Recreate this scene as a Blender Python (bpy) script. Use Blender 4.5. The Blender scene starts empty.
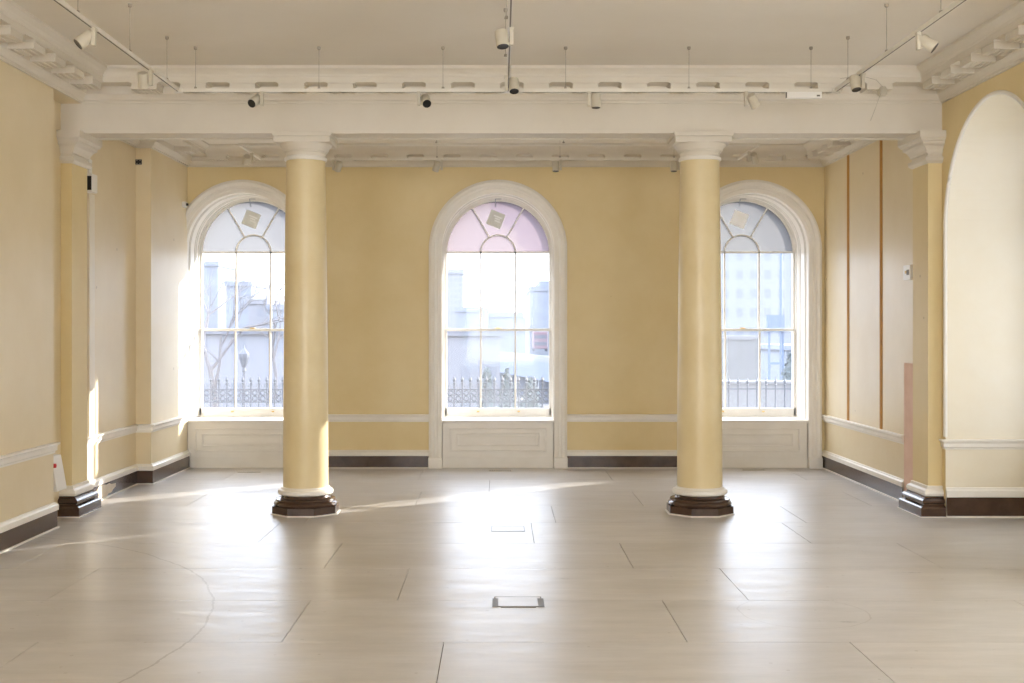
import bpy, math, random
from mathutils import Vector, Matrix
random.seed(7)
SC = bpy.context.scene
COL = SC.collection
PI = math.pi

# ------------------------------------------------------------------ camera, world, sun, exposure
cam_d = bpy.data.cameras.new('camera'); cam = bpy.data.objects.new('camera', cam_d); COL.objects.link(cam)
cam.location = (0, 0, 2.0); cam.rotation_euler = (PI/2, 0, 0)
cam_d.sensor_width = 36; cam_d.lens = 1200/1024*36
cam_d.shift_x = 12/1024; cam_d.shift_y = -11.5/1024
cam_d.clip_end = 2000; cam_d.clip_start = 0.05
SC.camera = cam
SC.view_settings.view_transform = 'Standard'; SC.view_settings.look = 'None'
SC.view_settings.gamma = 1; SC.view_settings.use_curve_mapping = False
SC.view_settings.exposure = 0.33
SUNV = Vector((0.768, 0.64, 0.276)).normalized()
w = bpy.data.worlds.new('sky'); SC.world = w; w.use_nodes = True
wn = w.node_tree.nodes; wl = w.node_tree.links
bg = wn['Background']
tc = wn.new('ShaderNodeTexCoord'); sx = wn.new('ShaderNodeSeparateXYZ')
wl.new(tc.outputs['Generated'], sx.inputs[0])
# hazy sky: dimmer low down, brighter overhead, with a broad glow round the low sun
zr = wn.new('ShaderNodeMapRange'); zr.interpolation_type = 'SMOOTHSTEP'
zr.inputs['From Min'].default_value = 0.10; zr.inputs['From Max'].default_value = 0.45
zr.inputs['To Min'].default_value = 3.0; zr.inputs['To Max'].default_value = 9.5
wl.new(sx.outputs['Z'], zr.inputs['Value'])
dp = wn.new('ShaderNodeVectorMath'); dp.operation = 'DOT_PRODUCT'; dp.inputs[1].default_value = SUNV
nv = wn.new('ShaderNodeVectorMath'); nv.operation = 'NORMALIZE'; wl.new(tc.outputs['Generated'], nv.inputs[0]); wl.new(nv.outputs[0], dp.inputs[0])
mxm = wn.new('ShaderNodeMath'); mxm.operation = 'MAXIMUM'; mxm.inputs[1].default_value = 0; wl.new(dp.outputs['Value'], mxm.inputs[0])
pw = wn.new('ShaderNodeMath'); pw.operation = 'POWER'; pw.inputs[1].default_value = 14; wl.new(mxm.outputs[0], pw.inputs[0])
gl_ = wn.new('ShaderNodeMath'); gl_.operation = 'MULTIPLY_ADD'; gl_.inputs[1].default_value = 4; wl.new(pw.outputs[0], gl_.inputs[0]); wl.new(zr.outputs[0], gl_.inputs[2])
wl.new(gl_.outputs[0], bg.inputs['Strength']); bg.inputs[0].default_value = (0.77, 0.855, 1.0, 1)
# added fill lamps at three unseen openings of the wall behind the viewpoint
for i_, x_ in enumerate((-3.2, 0.0, 3.2)):
    ld = bpy.data.lights.new('window_daylight', 'AREA'); lo = bpy.data.objects.new('window_daylight', ld); COL.objects.link(lo)
    ld.shape = 'RECTANGLE'; ld.size = 2.2; ld.size_y = 3.4; ld.energy = 180; ld.color = (0.93, 0.96, 1.0)
    lo.location = (x_, -5.3, 2.6); lo.rotation_euler = (PI/2, 0, 0)
# ... and added fill lamps behind two unseen recess windows on the right
for i_, y_ in enumerate((7.72, 3.82)):
    ld = bpy.data.lights.new('recess_daylight', 'AREA'); lo = bpy.data.objects.new('recess_daylight', ld); COL.objects.link(lo)
    ld.shape = 'RECTANGLE'; ld.size = 2.8; ld.size_y = 1.6; ld.energy = 190; ld.color = (0.93, 0.96, 1.0)
    lo.location = (6.22, y_, 2.3); lo.rotation_euler = (0, PI/2, 0)
sun_d = bpy.data.lights.new('sun', 'SUN'); sun = bpy.data.objects.new('sun', sun_d); COL.objects.link(sun)
sun_d.energy = 9.5; sun_d.angle = math.radians(0.55); sun_d.color = (1.0, 0.95, 0.86)
sun.rotation_euler = Vector((-0.768, -0.64, -0.276)).to_track_quat('-Z', 'Y').to_euler()
sun.location = (30, 40, 14)
try:
    SC.cycles.use_denoising = True
    SC.cycles.max_bounces = 10; SC.cycles.diffuse_bounces = 7; SC.cycles.glossy_bounces = 4
    SC.cycles.transparent_max_bounces = 16; SC.cycles.sample_clamp_indirect = 8
    SC.cycles.caustics_reflective = False; SC.cycles.caustics_refractive = False
except Exception:
    pass

# ------------------------------------------------------------------ materials
def mat(name, col, rough=0.5, var=0.0, vscale=2.0, col2=None, bump=0.0, bscale=40, spec=0.5, metal=0.0, coat=0.0, island=0.0):
    m = bpy.data.materials.new(name); m.use_nodes = True
    n = m.node_tree.nodes; l = m.node_tree.links; b = n['Principled BSDF']
    b.inputs['Base Color'].default_value = (*col, 1); b.inputs['Roughness'].default_value = rough
    b.inputs['Specular IOR Level'].default_value = spec; b.inputs['Metallic'].default_value = metal
    b.inputs['Coat Weight'].default_value = coat
    t = n.new('ShaderNodeTexCoord')
    if var > 0 or col2:
        nz = n.new('ShaderNodeTexNoise'); nz.inputs['Scale'].default_value = vscale; nz.inputs['Detail'].default_value = 7
        nz.inputs['Roughness'].default_value = 0.62
        l.new(t.outputs['Object'], nz.inputs['Vector'])
        r = n.new('ShaderNodeValToRGB'); r.color_ramp.elements[0].position = 0.36; r.color_ramp.elements[1].position = 0.68
        c2 = col2 or tuple(min(1, c*(1+var)) for c in col)
        r.color_ramp.elements[0].color = (*col, 1); r.color_ramp.elements[1].color = (*c2, 1)
        l.new(nz.outputs['Fac'], r.inputs[0]); l.new(r.outputs[0], b.inputs['Base Color'])
    if bump > 0:
        nb = n.new('ShaderNodeTexNoise'); nb.inputs['Scale'].default_value = bscale; nb.inputs['Detail'].default_value = 4
        l.new(t.outputs['Object'], nb.inputs['Vector'])
        bp = n.new('ShaderNodeBump'); bp.inputs['Strength'].default_value = bump; bp.inputs['Distance'].default_value = 0.01
        l.new(nb.outputs['Fac'], bp.inputs['Height']); l.new(bp.outputs[0], b.inputs['Normal'])
    return m

def wall_mat(name, col, col2, rough=0.38, spec=0.95):
    """semi-gloss old paint: cloudy tone, small chips and filler spots"""
    m = mat(name, col, rough, col2=col2, vscale=0.9, bump=0.12, bscale=9, spec=spec)
    n = m.node_tree.nodes; l = m.node_tree.links; b = n['Principled BSDF']
    src = b.inputs['Base Color'].links[0].from_socket
    t = [x for x in n if x.type == 'TEX_COORD'][0]
    v = n.new('ShaderNodeTexVoronoi'); v.inputs['Scale'].default_value = 1.7
    l.new(t.outputs['Object'], v.inputs['Vector'])
    lt = n.new('ShaderNodeMath'); lt.operation = 'LESS_THAN'; lt.inputs[1].default_value = 0.032
    l.new(v.outputs['Distance'], lt.inputs[0])
    mm = n.new('ShaderNodeMath'); mm.operation = 'MULTIPLY'; mm.inputs[1].default_value = 0.6; l.new(lt.outputs[0], mm.inputs[0])
    mx = n.new('ShaderNodeMix'); mx.data_type = 'RGBA'; mx.inputs['B'].default_value = (0.34, 0.25, 0.13, 1)
    l.new(mm.outputs[0], mx.inputs['Factor']); l.new(src, mx.inputs['A'])
    l.new(mx.outputs['Result'], b.inputs['Base Color'])
    # faint lining-paper joints
    return m

M = {}
M['yellow'] = wall_mat('yellow_paint', (0.715, 0.575, 0.305), (0.765, 0.635, 0.37), 0.48, 0.35)
M['cream'] = wall_mat('cream_paint', (0.80, 0.72, 0.56), (0.83, 0.77, 0.64))
M['faded'] = wall_mat('faded_yellow_paint', (0.71, 0.59, 0.375), (0.765, 0.655, 0.455))  # less saturated yellow for the left wall and right bay
M['shaft'] = mat('column_paint', (0.70, 0.57, 0.32), 0.34, col2=(0.76, 0.645, 0.41), vscale=1.6, bump=0.1, bscale=14)
M['white'] = mat('white_gloss_paint', (0.79, 0.75, 0.68), 0.36, col2=(0.83, 0.795, 0.735), vscale=3)
M['sash'] = mat('aged_window_paint', (0.66, 0.63, 0.575), 0.45, col2=(0.71, 0.68, 0.63), vscale=4)  # white paint darkened on sashes and beads to offset strong window light
M['plaster'] = mat('off_white_plaster', (0.67, 0.615, 0.525), 0.6, col2=(0.71, 0.66, 0.575), vscale=1.2)
M['ceil'] = mat('ceiling_paint', (0.72, 0.665, 0.58), 0.65, col2=(0.76, 0.71, 0.63), vscale=0.6)
M['dark'] = mat('dark_brown_gloss', (0.052, 0.028, 0.018), 0.2, col2=(0.085, 0.048, 0.03), vscale=6)
M['track'] = mat('white_track_metal', (0.72, 0.68, 0.60), 0.35)
M['lamp'] = mat('putty_lamp_metal', (0.56, 0.51, 0.41), 0.4)
M['black'] = mat('black_lens', (0.008, 0.008, 0.009), 0.3)
M['brass'] = mat('brass', (0.62, 0.42, 0.14), 0.3, metal=0.9)
M['steel'] = mat('dull_steel', (0.28, 0.29, 0.32), 0.6)
M['slot'] = mat('grille_dark', (0.14, 0.12, 0.09), 0.5)
M['pink'] = mat('bare_pink_plaster', (0.72, 0.49, 0.38), 0.8, col2=(0.78, 0.56, 0.45), vscale=5)
M['batten'] = mat('orange_brown_timber', (0.42, 0.20, 0.035), 0.85, var=0.25, vscale=8)
M['cable'] = mat('grey_cable', (0.35, 0.31, 0.25), 0.5)
M['plastic'] = mat('white_plastic', (0.82, 0.80, 0.76), 0.35)
M['red'] = mat('red_button', (0.6, 0.03, 0.03), 0.4)
M['stain'] = mat('bare_patch', (0.62, 0.55, 0.45), 0.8, var=0.1, vscale=14)
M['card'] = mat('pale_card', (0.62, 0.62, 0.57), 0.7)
M['cardlit'] = mat('white_card', (0.92, 0.92, 0.92), 0.7)  # right window's card, its lit look put into the colour
M['print'] = mat('card_print', (0.9, 0.9, 0.88), 0.7)
M['grime'] = mat('joint_grime', (0.12, 0.08, 0.05), 0.8)

def floor_mat():
    m = bpy.data.materials.new('painted_floor_sheets'); m.use_nodes = True
    n = m.node_tree.nodes; l = m.node_tree.links; b = n['Principled BSDF']
    t = n.new('ShaderNodeTexCoord'); g = n.new('ShaderNodeNewGeometry')
    nz = n.new('ShaderNodeTexNoise'); nz.inputs['Scale'].default_value = 1.1; nz.inputs['Detail'].default_value = 9; nz.inputs['Roughness'].default_value = 0.68
    mp = n.new('ShaderNodeMapping'); mp.inputs['Scale'].default_value = (0.7, 1.7, 1); l.new(t.outputs['Object'], mp.inputs[0]); l.new(mp.outputs[0], nz.inputs['Vector'])
    r = n.new('ShaderNodeValToRGB'); r.color_ramp.elements[0].position = 0.3; r.color_ramp.elements[1].position = 0.72
    r.color_ramp.elements[0].color = (0.485, 0.45, 0.415, 1); r.color_ramp.elements[1].color = (0.60, 0.575, 0.555, 1)
    l.new(nz.outputs['Fac'], r.inputs[0])
    # per-sheet tone
    mr = n.new('ShaderNodeMapRange'); mr.inputs['To Min'].default_value = 0.93; mr.inputs['To Max'].default_value = 1.05
    l.new(g.outputs['Random Per Island'], mr.inputs['Value'])
    mu = n.new('ShaderNodeVectorMath'); mu.operation = 'SCALE'; l.new(r.outputs[0], mu.inputs[0]); l.new(mr.outputs[0], mu.inputs['Scale'])
    n2 = n.new('ShaderNodeTexNoise'); n2.inputs['Scale'].default_value = 2.6; n2.inputs['Detail'].default_value = 8; n2.inputs['Roughness'].default_value = 0.7
    mp2 = n.new('ShaderNodeMapping'); mp2.inputs['Scale'].default_value = (0.55, 3.2, 1); l.new(t.outputs['Object'], mp2.inputs[0]); l.new(mp2.outputs[0], n2.inputs['Vector'])
    m2r = n.new('ShaderNodeMapRange'); m2r.inputs['From Min'].default_value = 0.3; m2r.inputs['From Max'].default_value = 0.7; m2r.inputs['To Min'].default_value = 0.86; m2r.inputs['To Max'].default_value = 1.1
    l.new(n2.outputs['Fac'], m2r.inputs['Value'])
    mu2 = n.new('ShaderNodeVectorMath'); mu2.operation = 'SCALE'; l.new(mu.outputs[0], mu2.inputs[0]); l.new(m2r.outputs[0], mu2.inputs['Scale'])
    col = mu2.outputs[0]
    # scattered specks and scuffs
    v = n.new('ShaderNodeTexVoronoi'); v.inputs['Scale'].default_value = 4.5; l.new(t.outputs['Object'], v.inputs['Vector'])
    lt = n.new('ShaderNodeMath'); lt.operation = 'LESS_THAN'; lt.inputs[1].default_value = 0.055; l.new(v.outputs['Distance'], lt.inputs[0])
    def ring(col, cx, cy, rad, wd, strength, c):
        sub = n.new('ShaderNodeVectorMath'); sub.operation = 'SUBTRACT'; sub.inputs[1].default_value = (cx, cy, 0); l.new(t.outputs['Object'], sub.inputs[0])
        ln = n.new('ShaderNodeVectorMath'); ln.operation = 'LENGTH'; l.new(sub.outputs[0], ln.inputs[0])
        wob = n.new('ShaderNodeMath'); wob.operation = 'MULTIPLY_ADD'; wob.inputs[1].default_value = 0.12; l.new(nz.outputs['Fac'], wob.inputs[0]); l.new(ln.outputs['Value'], wob.inputs[2])
        d = n.new('ShaderNodeMath'); d.operation = 'SUBTRACT'; d.inputs[1].default_value = rad + 0.06; l.new(wob.outputs[0], d.inputs[0])
        a = n.new('ShaderNodeMath'); a.operation = 'ABSOLUTE'; l.new(d.outputs[0], a.inputs[0])
        s = n.new('ShaderNodeMath'); s.operation = 'LESS_THAN'; s.inputs[1].default_value = wd; l.new(a.outputs[0], s.inputs[0])
        k = n.new('ShaderNodeMath'); k.operation = 'MULTIPLY'; k.inputs[1].default_value = strength; l.new(s.outputs[0], k.inputs[0])
        mx = n.new('ShaderNodeMix'); mx.data_type = 'RGBA'; mx.inputs['B'].default_value = (*c, 1); l.new(k.outputs[0], mx.inputs['Factor']); l.new(col, mx.inputs['A'])
        return mx.outputs['Result']
    col = ring(col, -6.0, 7.9, 4.0, 0.008, 0.45, (0.18, 0.15, 0.12))
    col = ring(col, 2.15, 8.5, 0.45, 0.005, 0.3, (0.25, 0.2, 0.16))
    k = n.new('ShaderNodeMath'); k.operation = 'MULTIPLY'; k.inputs[1].default_value = 0.35; l.new(lt.outputs[0], k.inputs[0])
    mx = n.new('ShaderNodeMix'); mx.data_type = 'RGBA'; mx.inputs['B'].default_value = (0.22, 0.17, 0.12, 1); l.new(k.outputs[0], mx.inputs['Factor']); l.new(col, mx.inputs['A'])
    l.new(mx.outputs['Result'], b.inputs['Base Color'])
    rr = n.new('ShaderNodeMapRange'); rr.inputs['From Min'].default_value = .3; rr.inputs['From Max'].default_value = .7; rr.inputs['To Min'].default_value = 0.27; rr.inputs['To Max'].default_value = 0.39; l.new(n2.outputs['Fac'], rr.inputs['Value'])
    l.new(rr.outputs[0], b.inputs['Roughness'])
    b.inputs['Specular IOR Level'].default_value = 0.55
    nb = n.new('ShaderNodeTexNoise'); nb.inputs['Scale'].default_value = 2.2; nb.inputs['Detail'].default_value = 5
    l.new(t.outputs['Object'], nb.inputs['Vector'])
    bp = n.new('ShaderNodeBump'); bp.inputs['Strength'].default_value = 0.12; bp.inputs['Distance'].default_value = 0.02
    l.new(nb.outputs['Fac'], bp.inputs['Height']); l.new(bp.outputs[0], b.inputs['Normal'])
    return m
M['floor'] = floor_mat()
M['lid'] = mat('hatch_lid_paint', (0.47, 0.435, 0.40), 0.33, col2=(0.54, 0.51, 0.48), vscale=4, bump=.1, bscale=3)

def pane_mat(name, veil, tint=(1, 1, 1), film=False):
    """glass: clear part + dusty veil that scatters the daylight, + reflection"""
    m = bpy.data.materials.new(name); m.use_nodes = True
    n = m.node_tree.nodes; l = m.node_tree.links; n.remove(n['Principled BSDF'])
    o = n['Material Output']
    tr = n.new('ShaderNodeBsdfTransparent'); tr.inputs[0].default_value = (*tint, 1)
    tl = n.new('ShaderNodeBsdfTranslucent'); tl.inputs[0].default_value = (*tint, 1)
    df = n.new('ShaderNodeBsdfDiffuse'); df.inputs[0].default_value = (*tint, 1)
    half = n.new('ShaderNodeMixShader'); half.inputs[0].default_value = 0.35; l.new(tl.outputs[0], half.inputs[1]); l.new(df.outputs[0], half.inputs[2])
    mx = n.new('ShaderNodeMixShader'); mx.inputs[0].default_value = veil; l.new(tr.outputs[0], mx.inputs[1]); l.new(half.outputs[0], mx.inputs[2])
    gl = n.new('ShaderNodeBsdfGlossy'); gl.inputs['Roughness'].default_value = 0.05
    fr = n.new('ShaderNodeLayerWeight'); fr.inputs[0].default_value = 0.5
    fp = n.new('ShaderNodeMath'); fp.operation = 'POWER'; fp.inputs[1].default_value = 5; l.new(fr.outputs['Facing'], fp.inputs[0])
    fa = n.new('ShaderNodeMath'); fa.operation = 'MULTIPLY_ADD'; fa.inputs[1].default_value = 0.7; fa.inputs[2].default_value = 0.03; l.new(fp.outputs[0], fa.inputs[0])
    m2 = n.new('ShaderNodeMixShader'); l.new(fa.outputs[0], m2.inputs[0]); l.new(mx.outputs[0], m2.inputs[1]); l.new(gl.outputs[0], m2.inputs[2])
    l.new(m2.outputs[0], o.inputs[0])
    return m
M['glass'] = pane_mat('dusty_window_glass', 0.06, (1, 1, 1))  # slight veil put into the glass to imitate glare haze
M['film_white'] = pane_mat('frosted_white_film', 0.86, (0.185, 0.179, 0.176))
M['blind'] = pane_mat('blind_fabric', 1.0, (0.5, 0.5, 0.49))
def tint_mat(name, c):
    m = bpy.data.materials.new(name); m.use_nodes = True; n = m.node_tree.nodes; l = m.node_tree.links; n.remove(n['Principled BSDF'])
    tr = n.new('ShaderNodeBsdfTransparent'); tr.inputs[0].default_value = (*c, 1); l.new(tr.outputs[0], n['Material Output'].inputs[0]); return m
M['patch_pink'] = tint_mat('lavender_film_patch', (0.86, 0.84, 0.91)); M['patch_grey'] = tint_mat('grey_film_patch', (0.91, 0.91, 0.93))  # tints of the shadow-shaped sheets over the fanlights
M['film_pink'] = pane_mat('frosted_pink_film', 0.86, (0.21, 0.17, 0.176))
M['film_grey'] = pane_mat('frosted_grey_film', 0.86, (0.16, 0.154, 0.148))

# ------------------------------------------------------------------ mesh helpers
class MB:
    def __init__(s): s.v = []; s.f = []; s.mi = []
    def add(s, vs, fs, mi=0):
        o = len(s.v); s.v += [tuple(p) for p in vs]
        for f in fs: s.f.append([i+o for i in f]); s.mi.append(mi)
    def box(s, x0, x1, y0, y1, z0, z1, mi=0, rot=None):
        vs = [Vector((x, y, z)) for z in (z0, z1) for y in (y0, y1) for x in (x0, x1)]
        if rot is not None:
            c = Vector(((x0+x1)/2, (y0+y1)/2, (z0+z1)/2)); vs = [c + rot @ (p-c) for p in vs]
        s.add(vs, [(0,2,3,1),(4,5,7,6),(0,1,5,4),(2,6,7,3),(0,4,6,2),(1,3,7,5)], mi); return s
    def lathe(s, prof, c=(0,0,0), n=32, mi=0, sweep=None):
        vs = []; fs = []
        for r, z in prof:
            for k in range(n):
                a = 2*PI*k/n; vs.append((c[0]+r*math.cos(a), c[1]+r*math.sin(a), c[2]+z))
        for j in range(len(prof)-1):
            for k in range(n):
                k2 = (k+1) % n; fs.append((j*n+k, j*n+k2, (j+1)*n+k2, (j+1)*n+k))
        fs.append(tuple(reversed(range(n)))); fs.append(tuple(range((len(prof)-1)*n, len(prof)*n)))
        s.add(vs, fs, mi); return s
    def tube(s, pts, r, n=8, mi=0, r2=None):
        pts = [Vector(p) for p in pts]; m = len(pts); vs = []; fs = []
        for i, p in enumerate(pts):
            d = (pts[min(i+1, m-1)] - pts[max(i-1, 0)]).normalized()
            up = Vector((0,0,1)) if abs(d.z) < 0.9 else Vector((1,0,0))
            a = d.cross(up).normalized(); b = d.cross(a).normalized()
            rr = r if r2 is None else r + (r2-r)*i/(m-1)
            for k in range(n):
                t = 2*PI*k/n; vs.append(p + rr*(math.cos(t)*a + math.sin(t)*b))
        for i in range(m-1):
            for k in range(n):
                k2 = (k+1) % n; fs.append((i*n+k, i*n+k2, (i+1)*n+k2, (i+1)*n+k))
        fs.append(tuple(reversed(range(n)))); fs.append(tuple(range((m-1)*n, m*n)))
        s.add(vs, fs, mi); return s
    def sweep(s, path, prof, closed=False, mis=None, caps=True):
        """plan path (CCW: room on the left); profile points (p outward from wall, z)"""
        n = len(path); P = [Vector(p) for p in path]; offs = []
        def nrm(a, b): d = (b-a).normalized(); return Vector((-d.y, d.x))
        for i in range(n):
            if closed or 0 < i < n-1:
                n1 = nrm(P[i-1], P[i]); n2 = nrm(P[i], P[(i+1) % n]); m = (n1+n2); m = m / max(0.2, (1+n1.dot(n2)))
            elif i == 0: m = nrm(P[0], P[1])
            else: m = nrm(P[-2], P[-1])
            offs.append(m)
        k = len(prof); vs = []
        for i in range(n):
            for p, z in prof: q = P[i] + offs[i]*p; vs.append((q.x, q.y, z))
        base = len(s.v); s.v += vs
        for i in range(n if closed else n-1):
            j = (i+1) % n
            for a in range(k-1):
                s.f.append([base+i*k+a, base+j*k+a, base+j*k+a+1, base+i*k+a+1]); s.mi.append(mis[a] if mis else 0)
        if caps and not closed:
            s.f.append([base+a for a in range(k)]); s.mi.append(mis[1] if mis else 0)
            s.f.append([base+(n-1)*k+a for a in reversed(range(k))]); s.mi.append(mis[1] if mis else 0)
        return s
    def build(s, name, mats, parent=None, smooth=False, loc=None, bevel=0, label=None):
        me = bpy.data.meshes.new(name)
        vs = s.v
        if loc is not None: vs = [(x-loc[0], y-loc[1], z-loc[2]) for x, y, z in vs]
        me.from_pydata(vs, [], s.f); me.update()
        if not isinstance(mats, (list, tuple)): mats = [mats]
        for m_ in mats: me.materials.append(m_)
        for p, i in zip(me.polygons, s.mi): p.material_index = i
        import bmesh
        b = bmesh.new(); b.from_mesh(me); bmesh.ops.recalc_face_normals(b, faces=b.faces); b.to_mesh(me); b.free()
        if smooth:
            for p in me.polygons: p.use_smooth = True
            try: me.set_sharp_from_angle(angle=math.radians(38))
            except Exception: pass
        o = bpy.data.objects.new(name, me); COL.objects.link(o)
        if loc is not None: o.location = loc
        if parent is not None: o.parent = parent
        if bevel:
            bv = o.modifiers.new('bevel', 'BEVEL'); bv.width = bevel; bv.segments = 2; bv.limit_method = 'ANGLE'
        if label: o['label'] = label
        return o

def empty(name, loc, label=None, cat=None, group=None, kind=None):
    o = bpy.data.objects.new(name, None); COL.objects.link(o); o.location = loc; o.empty_display_size = 0.1
    if label: o['label'] = label
    if cat: o['category'] = cat
    if group: o['group'] = group
    if kind: o['kind'] = kind
    return o
def tag(o, label, cat, group=None, kind=None):
    o['label'] = label; o['category'] = cat
    if group: o['group'] = group
    if kind: o['kind'] = kind
    return o
def struct(o, label=None, cat=None):
    o['kind'] = 'structure'
    if label: o['label'] = label
    if cat: o['category'] = cat
    return o
def copy_tree(o, dx, label, parent=None):
    c = o.copy(); COL.objects.link(c)
    if parent is None: c.location = Vector(o.location) + Vector(dx); c['label'] = label
    else: c.parent = parent
    for ch in [x for x in bpy.data.objects if x.parent == o]:
        copy_tree(ch, dx, label, c)
    return c

# ------------------------------------------------------------------ main dimensions
YB = 17.39            # back wall face
YG = 18.14            # glazing plane
YO = 18.22            # outside face
BF, BB = 12.92, 13.40 # cross beam front and back
XL, XR = -4.51, 4.76  # near walls
XLr, XRr = -4.73, 4.70  # recess / rear bay walls
XP = -4.53            # second pier
PY = 15.58
ZS = 4.132            # beam soffit
ZC = 4.758            # front ceiling
ZCr = 4.63            # rear ceiling
ZK = 4.437            # front cornice bottom
ZKr = 4.36            # rear cornice bottom
TOP = 5.0
YR = -5.0             # end of room behind the camera
WC = [-3.725, -0.029, 3.652]
RI = 0.812; ZSP = 3.173

def arch_wall(mb, u0, u1, z0, z1, holes, w0, w1, mp, mi_face=0, mi_rev=1, N=28):
    """solid wall with round-headed openings. holes: (uc, r, zsp, zbottom). mp(u,w,z)->xyz"""
    def quad(pts, mi): mb.add(pts, [tuple(range(len(pts)))], mi)
    cur = u0
    for uc, r, zs, zb in sorted(holes):
        for w in (w0, w1): quad([mp(cur, w, z0), mp(uc-r, w, z0), mp(uc-r, w, z1), mp(cur, w, z1)], mi_face)
        arc = [(uc + r*math.cos(PI - PI*k/N), zs + r*math.sin(PI*k/N)) for k in range(N+1)]
        for a, b in zip(arc, arc[1:]):
            for w in (w0, w1): quad([mp(a[0], w, a[1]), mp(b[0], w, b[1]), mp(b[0], w, z1), mp(a[0], w, z1)], mi_face)
            quad([mp(a[0], w0, a[1]), mp(b[0], w0, b[1]), mp(b[0], w1, b[1]), mp(a[0], w1, a[1])], mi_rev)
        for u in (uc-r, uc+r): quad([mp(u, w0, zb), mp(u, w1, zb), mp(u, w1, zs), mp(u, w0, zs)], mi_rev)
        if zb > z0:
            for w in (w0, w1): quad([mp(uc-r, w, z0), mp(uc+r, w, z0), mp(uc+r, w, zb), mp(uc-r, w, zb)], mi_face)
            quad([mp(uc-r, w0, zb), mp(uc+r, w0, zb), mp(uc+r, w1, zb), mp(uc-r, w1, zb)], mi_rev)
        cur = uc + r
    for w in (w0, w1): quad([mp(cur, w, z0), mp(u1, w, z0), mp(u1, w, z1), mp(cur, w, z1)], mi_face)
    quad([mp(u0, w0, z0), mp(u0, w1, z0), mp(u0, w1, z1), mp(u0, w0, z1)], mi_face)
    quad([mp(u1, w0, z0), mp(u1, w1, z0), mp(u1, w1, z1), mp(u1, w0, z1)], mi_face)
    quad([mp(u0, w0, z1), mp(u1, w0, z1), mp(u1, w1, z1), mp(u0, w1, z1)], mi_face)

# ------------------------------------------------------------------ structure
def build_floor():
    mb = MB(); g = 0.0026; L = 2.6; rows = []
    y = 7.69 - 1.2*11
    seams = {-1: -0.36, 0: -1.40, 1: -0.76, 2: 1.12}
    k = -11
    while y < YO:
        y1 = y + (1.19 if k >= 0 else 1.2)
        off = seams.get(k, random.uniform(0, L))
        x = off - L*5
        while x < 6.2:
            a, b = max(x, -5.2), min(x+L, 6.2)
            c, d = max(y, YR-0.2), min(y1, YO)
            if b - a > 0.02 and d - c > 0.02:
                mb.box(a+g, b-g, c+g, d-g, -0.02, 0.0)
            x += L
        y = y1; k += 1
    mb.box(-5.2, 6.2, YR-0.2, YO, -0.25, -0.012, 1)
    return struct(mb.build('floor', [M['floor'], M['grime']]), 'pale painted floor of large sheets with fine joints', 'floor')
build_floor()
mb = MB(); mb.box(-5.3, 6.3, YR-0.3, BB, ZC, TOP+0.1); struct(mb.build('ceiling', M['ceil']))
mb = MB(); mb.box(-5.3, 5.3, BB, YO, ZCr, TOP+0.1); struct(mb.build('ceiling', M['ceil']))

mb = MB()
arch_wall(mb, -5.2, 5.2, 0, TOP, [(c, RI, ZSP, 0.0) for c in WC], YB, YO, lambda u, w_, z: (u, w_, z))
struct(mb.build('wall_back', [M['yellow'], M['white']]), 'yellow back wall with three round-headed window openings', 'wall')
for q, lb in (((-5.2, XL, YR, 12.12, 0, TOP), 'near part of the yellow left wall'), ((-5.2, XLr, 12.12, YB, 0, TOP), 'set-back part of the yellow left wall'),
              ((XLr, XP, PY, YB, 0, TOP), 'shallow yellow pier of the left wall beside the left window'), ((XLr, XL, 12.12, BF, ZK, TOP), 'yellow soffit piece over the left recess')):
    struct(MB().box(*q).build('wall_left', M['faded']), lb, 'wall')
# right wall: deep round-headed recesses in the near part, plain in the rear bay
AR = 1.20; AY = 12.82-AR; AZ = 3.08
mb = MB()
arch_wall(mb, YR, BF, 0, TOP, [(AY, AR, AZ, 0.0), (AY-3.9, AR, AZ, 0.0), (AY-7.8, AR, AZ, 0.0)], XR, 5.95, lambda u, w_, z: (w_, u, z), N=36)
arch_wall(mb, YR, BF, 0, TOP, [(AY, .8, 2.9, 0.8), (AY-3.9, .8, 2.9, 0.8), (AY-7.8, .8, 2.9, 0.8)], 5.95, 6.15, lambda u, w_, z: (w_, u, z), mi_face=1, N=20)
struct(mb.build('wall_right', [M['yellow'], M['cream']]), 'right wall with deep cream arched recesses', 'wall')
struct(MB().box(XR, 5.2, BF, BB, 0, TOP).build('wall_right', M['yellow'])); struct(MB().box(XRr, 5.2, BB, YB, 0, TOP).build('wall_right', M['faded']), 'right wall of the rear bay beside the right window', 'wall')
# unseen blinds added to stop the sun and diffuse it at the recess windows
for yy, lb in ((AY, 'nearest the beam'), (AY-3.9, 'middle'), (AY-7.8, 'farthest from the beam')):
    t = empty('roller_blind', (5.945, yy, 3.8), 'white roller blind closing the recess window, ' + lb, 'blind', 'roller blinds on the right')
    b_ = MB(); b_.add([(-.03, -.95, 0), (-.03, .95, 0), (-.03, .95, -3.1), (-.03, -.95, -3.1)], [(0, 1, 2, 3)]); b_.build('fabric', M['blind'], t)
    MB().tube([(-.04, -.97, .02), (-.04, .97, .02)], .03, n=10).build('roller', M['white'], t)
# wall behind the camera, with tall openings added to let in fill light
mb = MB()
arch_wall(mb, -5.2, 6.2, 0, TOP, [(-3.2, 1.15, 3.3, 0.8), (0.0, 1.15, 3.3, 0.8), (3.2, 1.15, 3.3, 0.8)], YR-0.25, YR, lambda u, w_, z: (u, w_, z))
struct(mb.build('wall_front', [M['yellow'], M['white']]), 'yellow wall behind the viewpoint with tall windows', 'wall')
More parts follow.
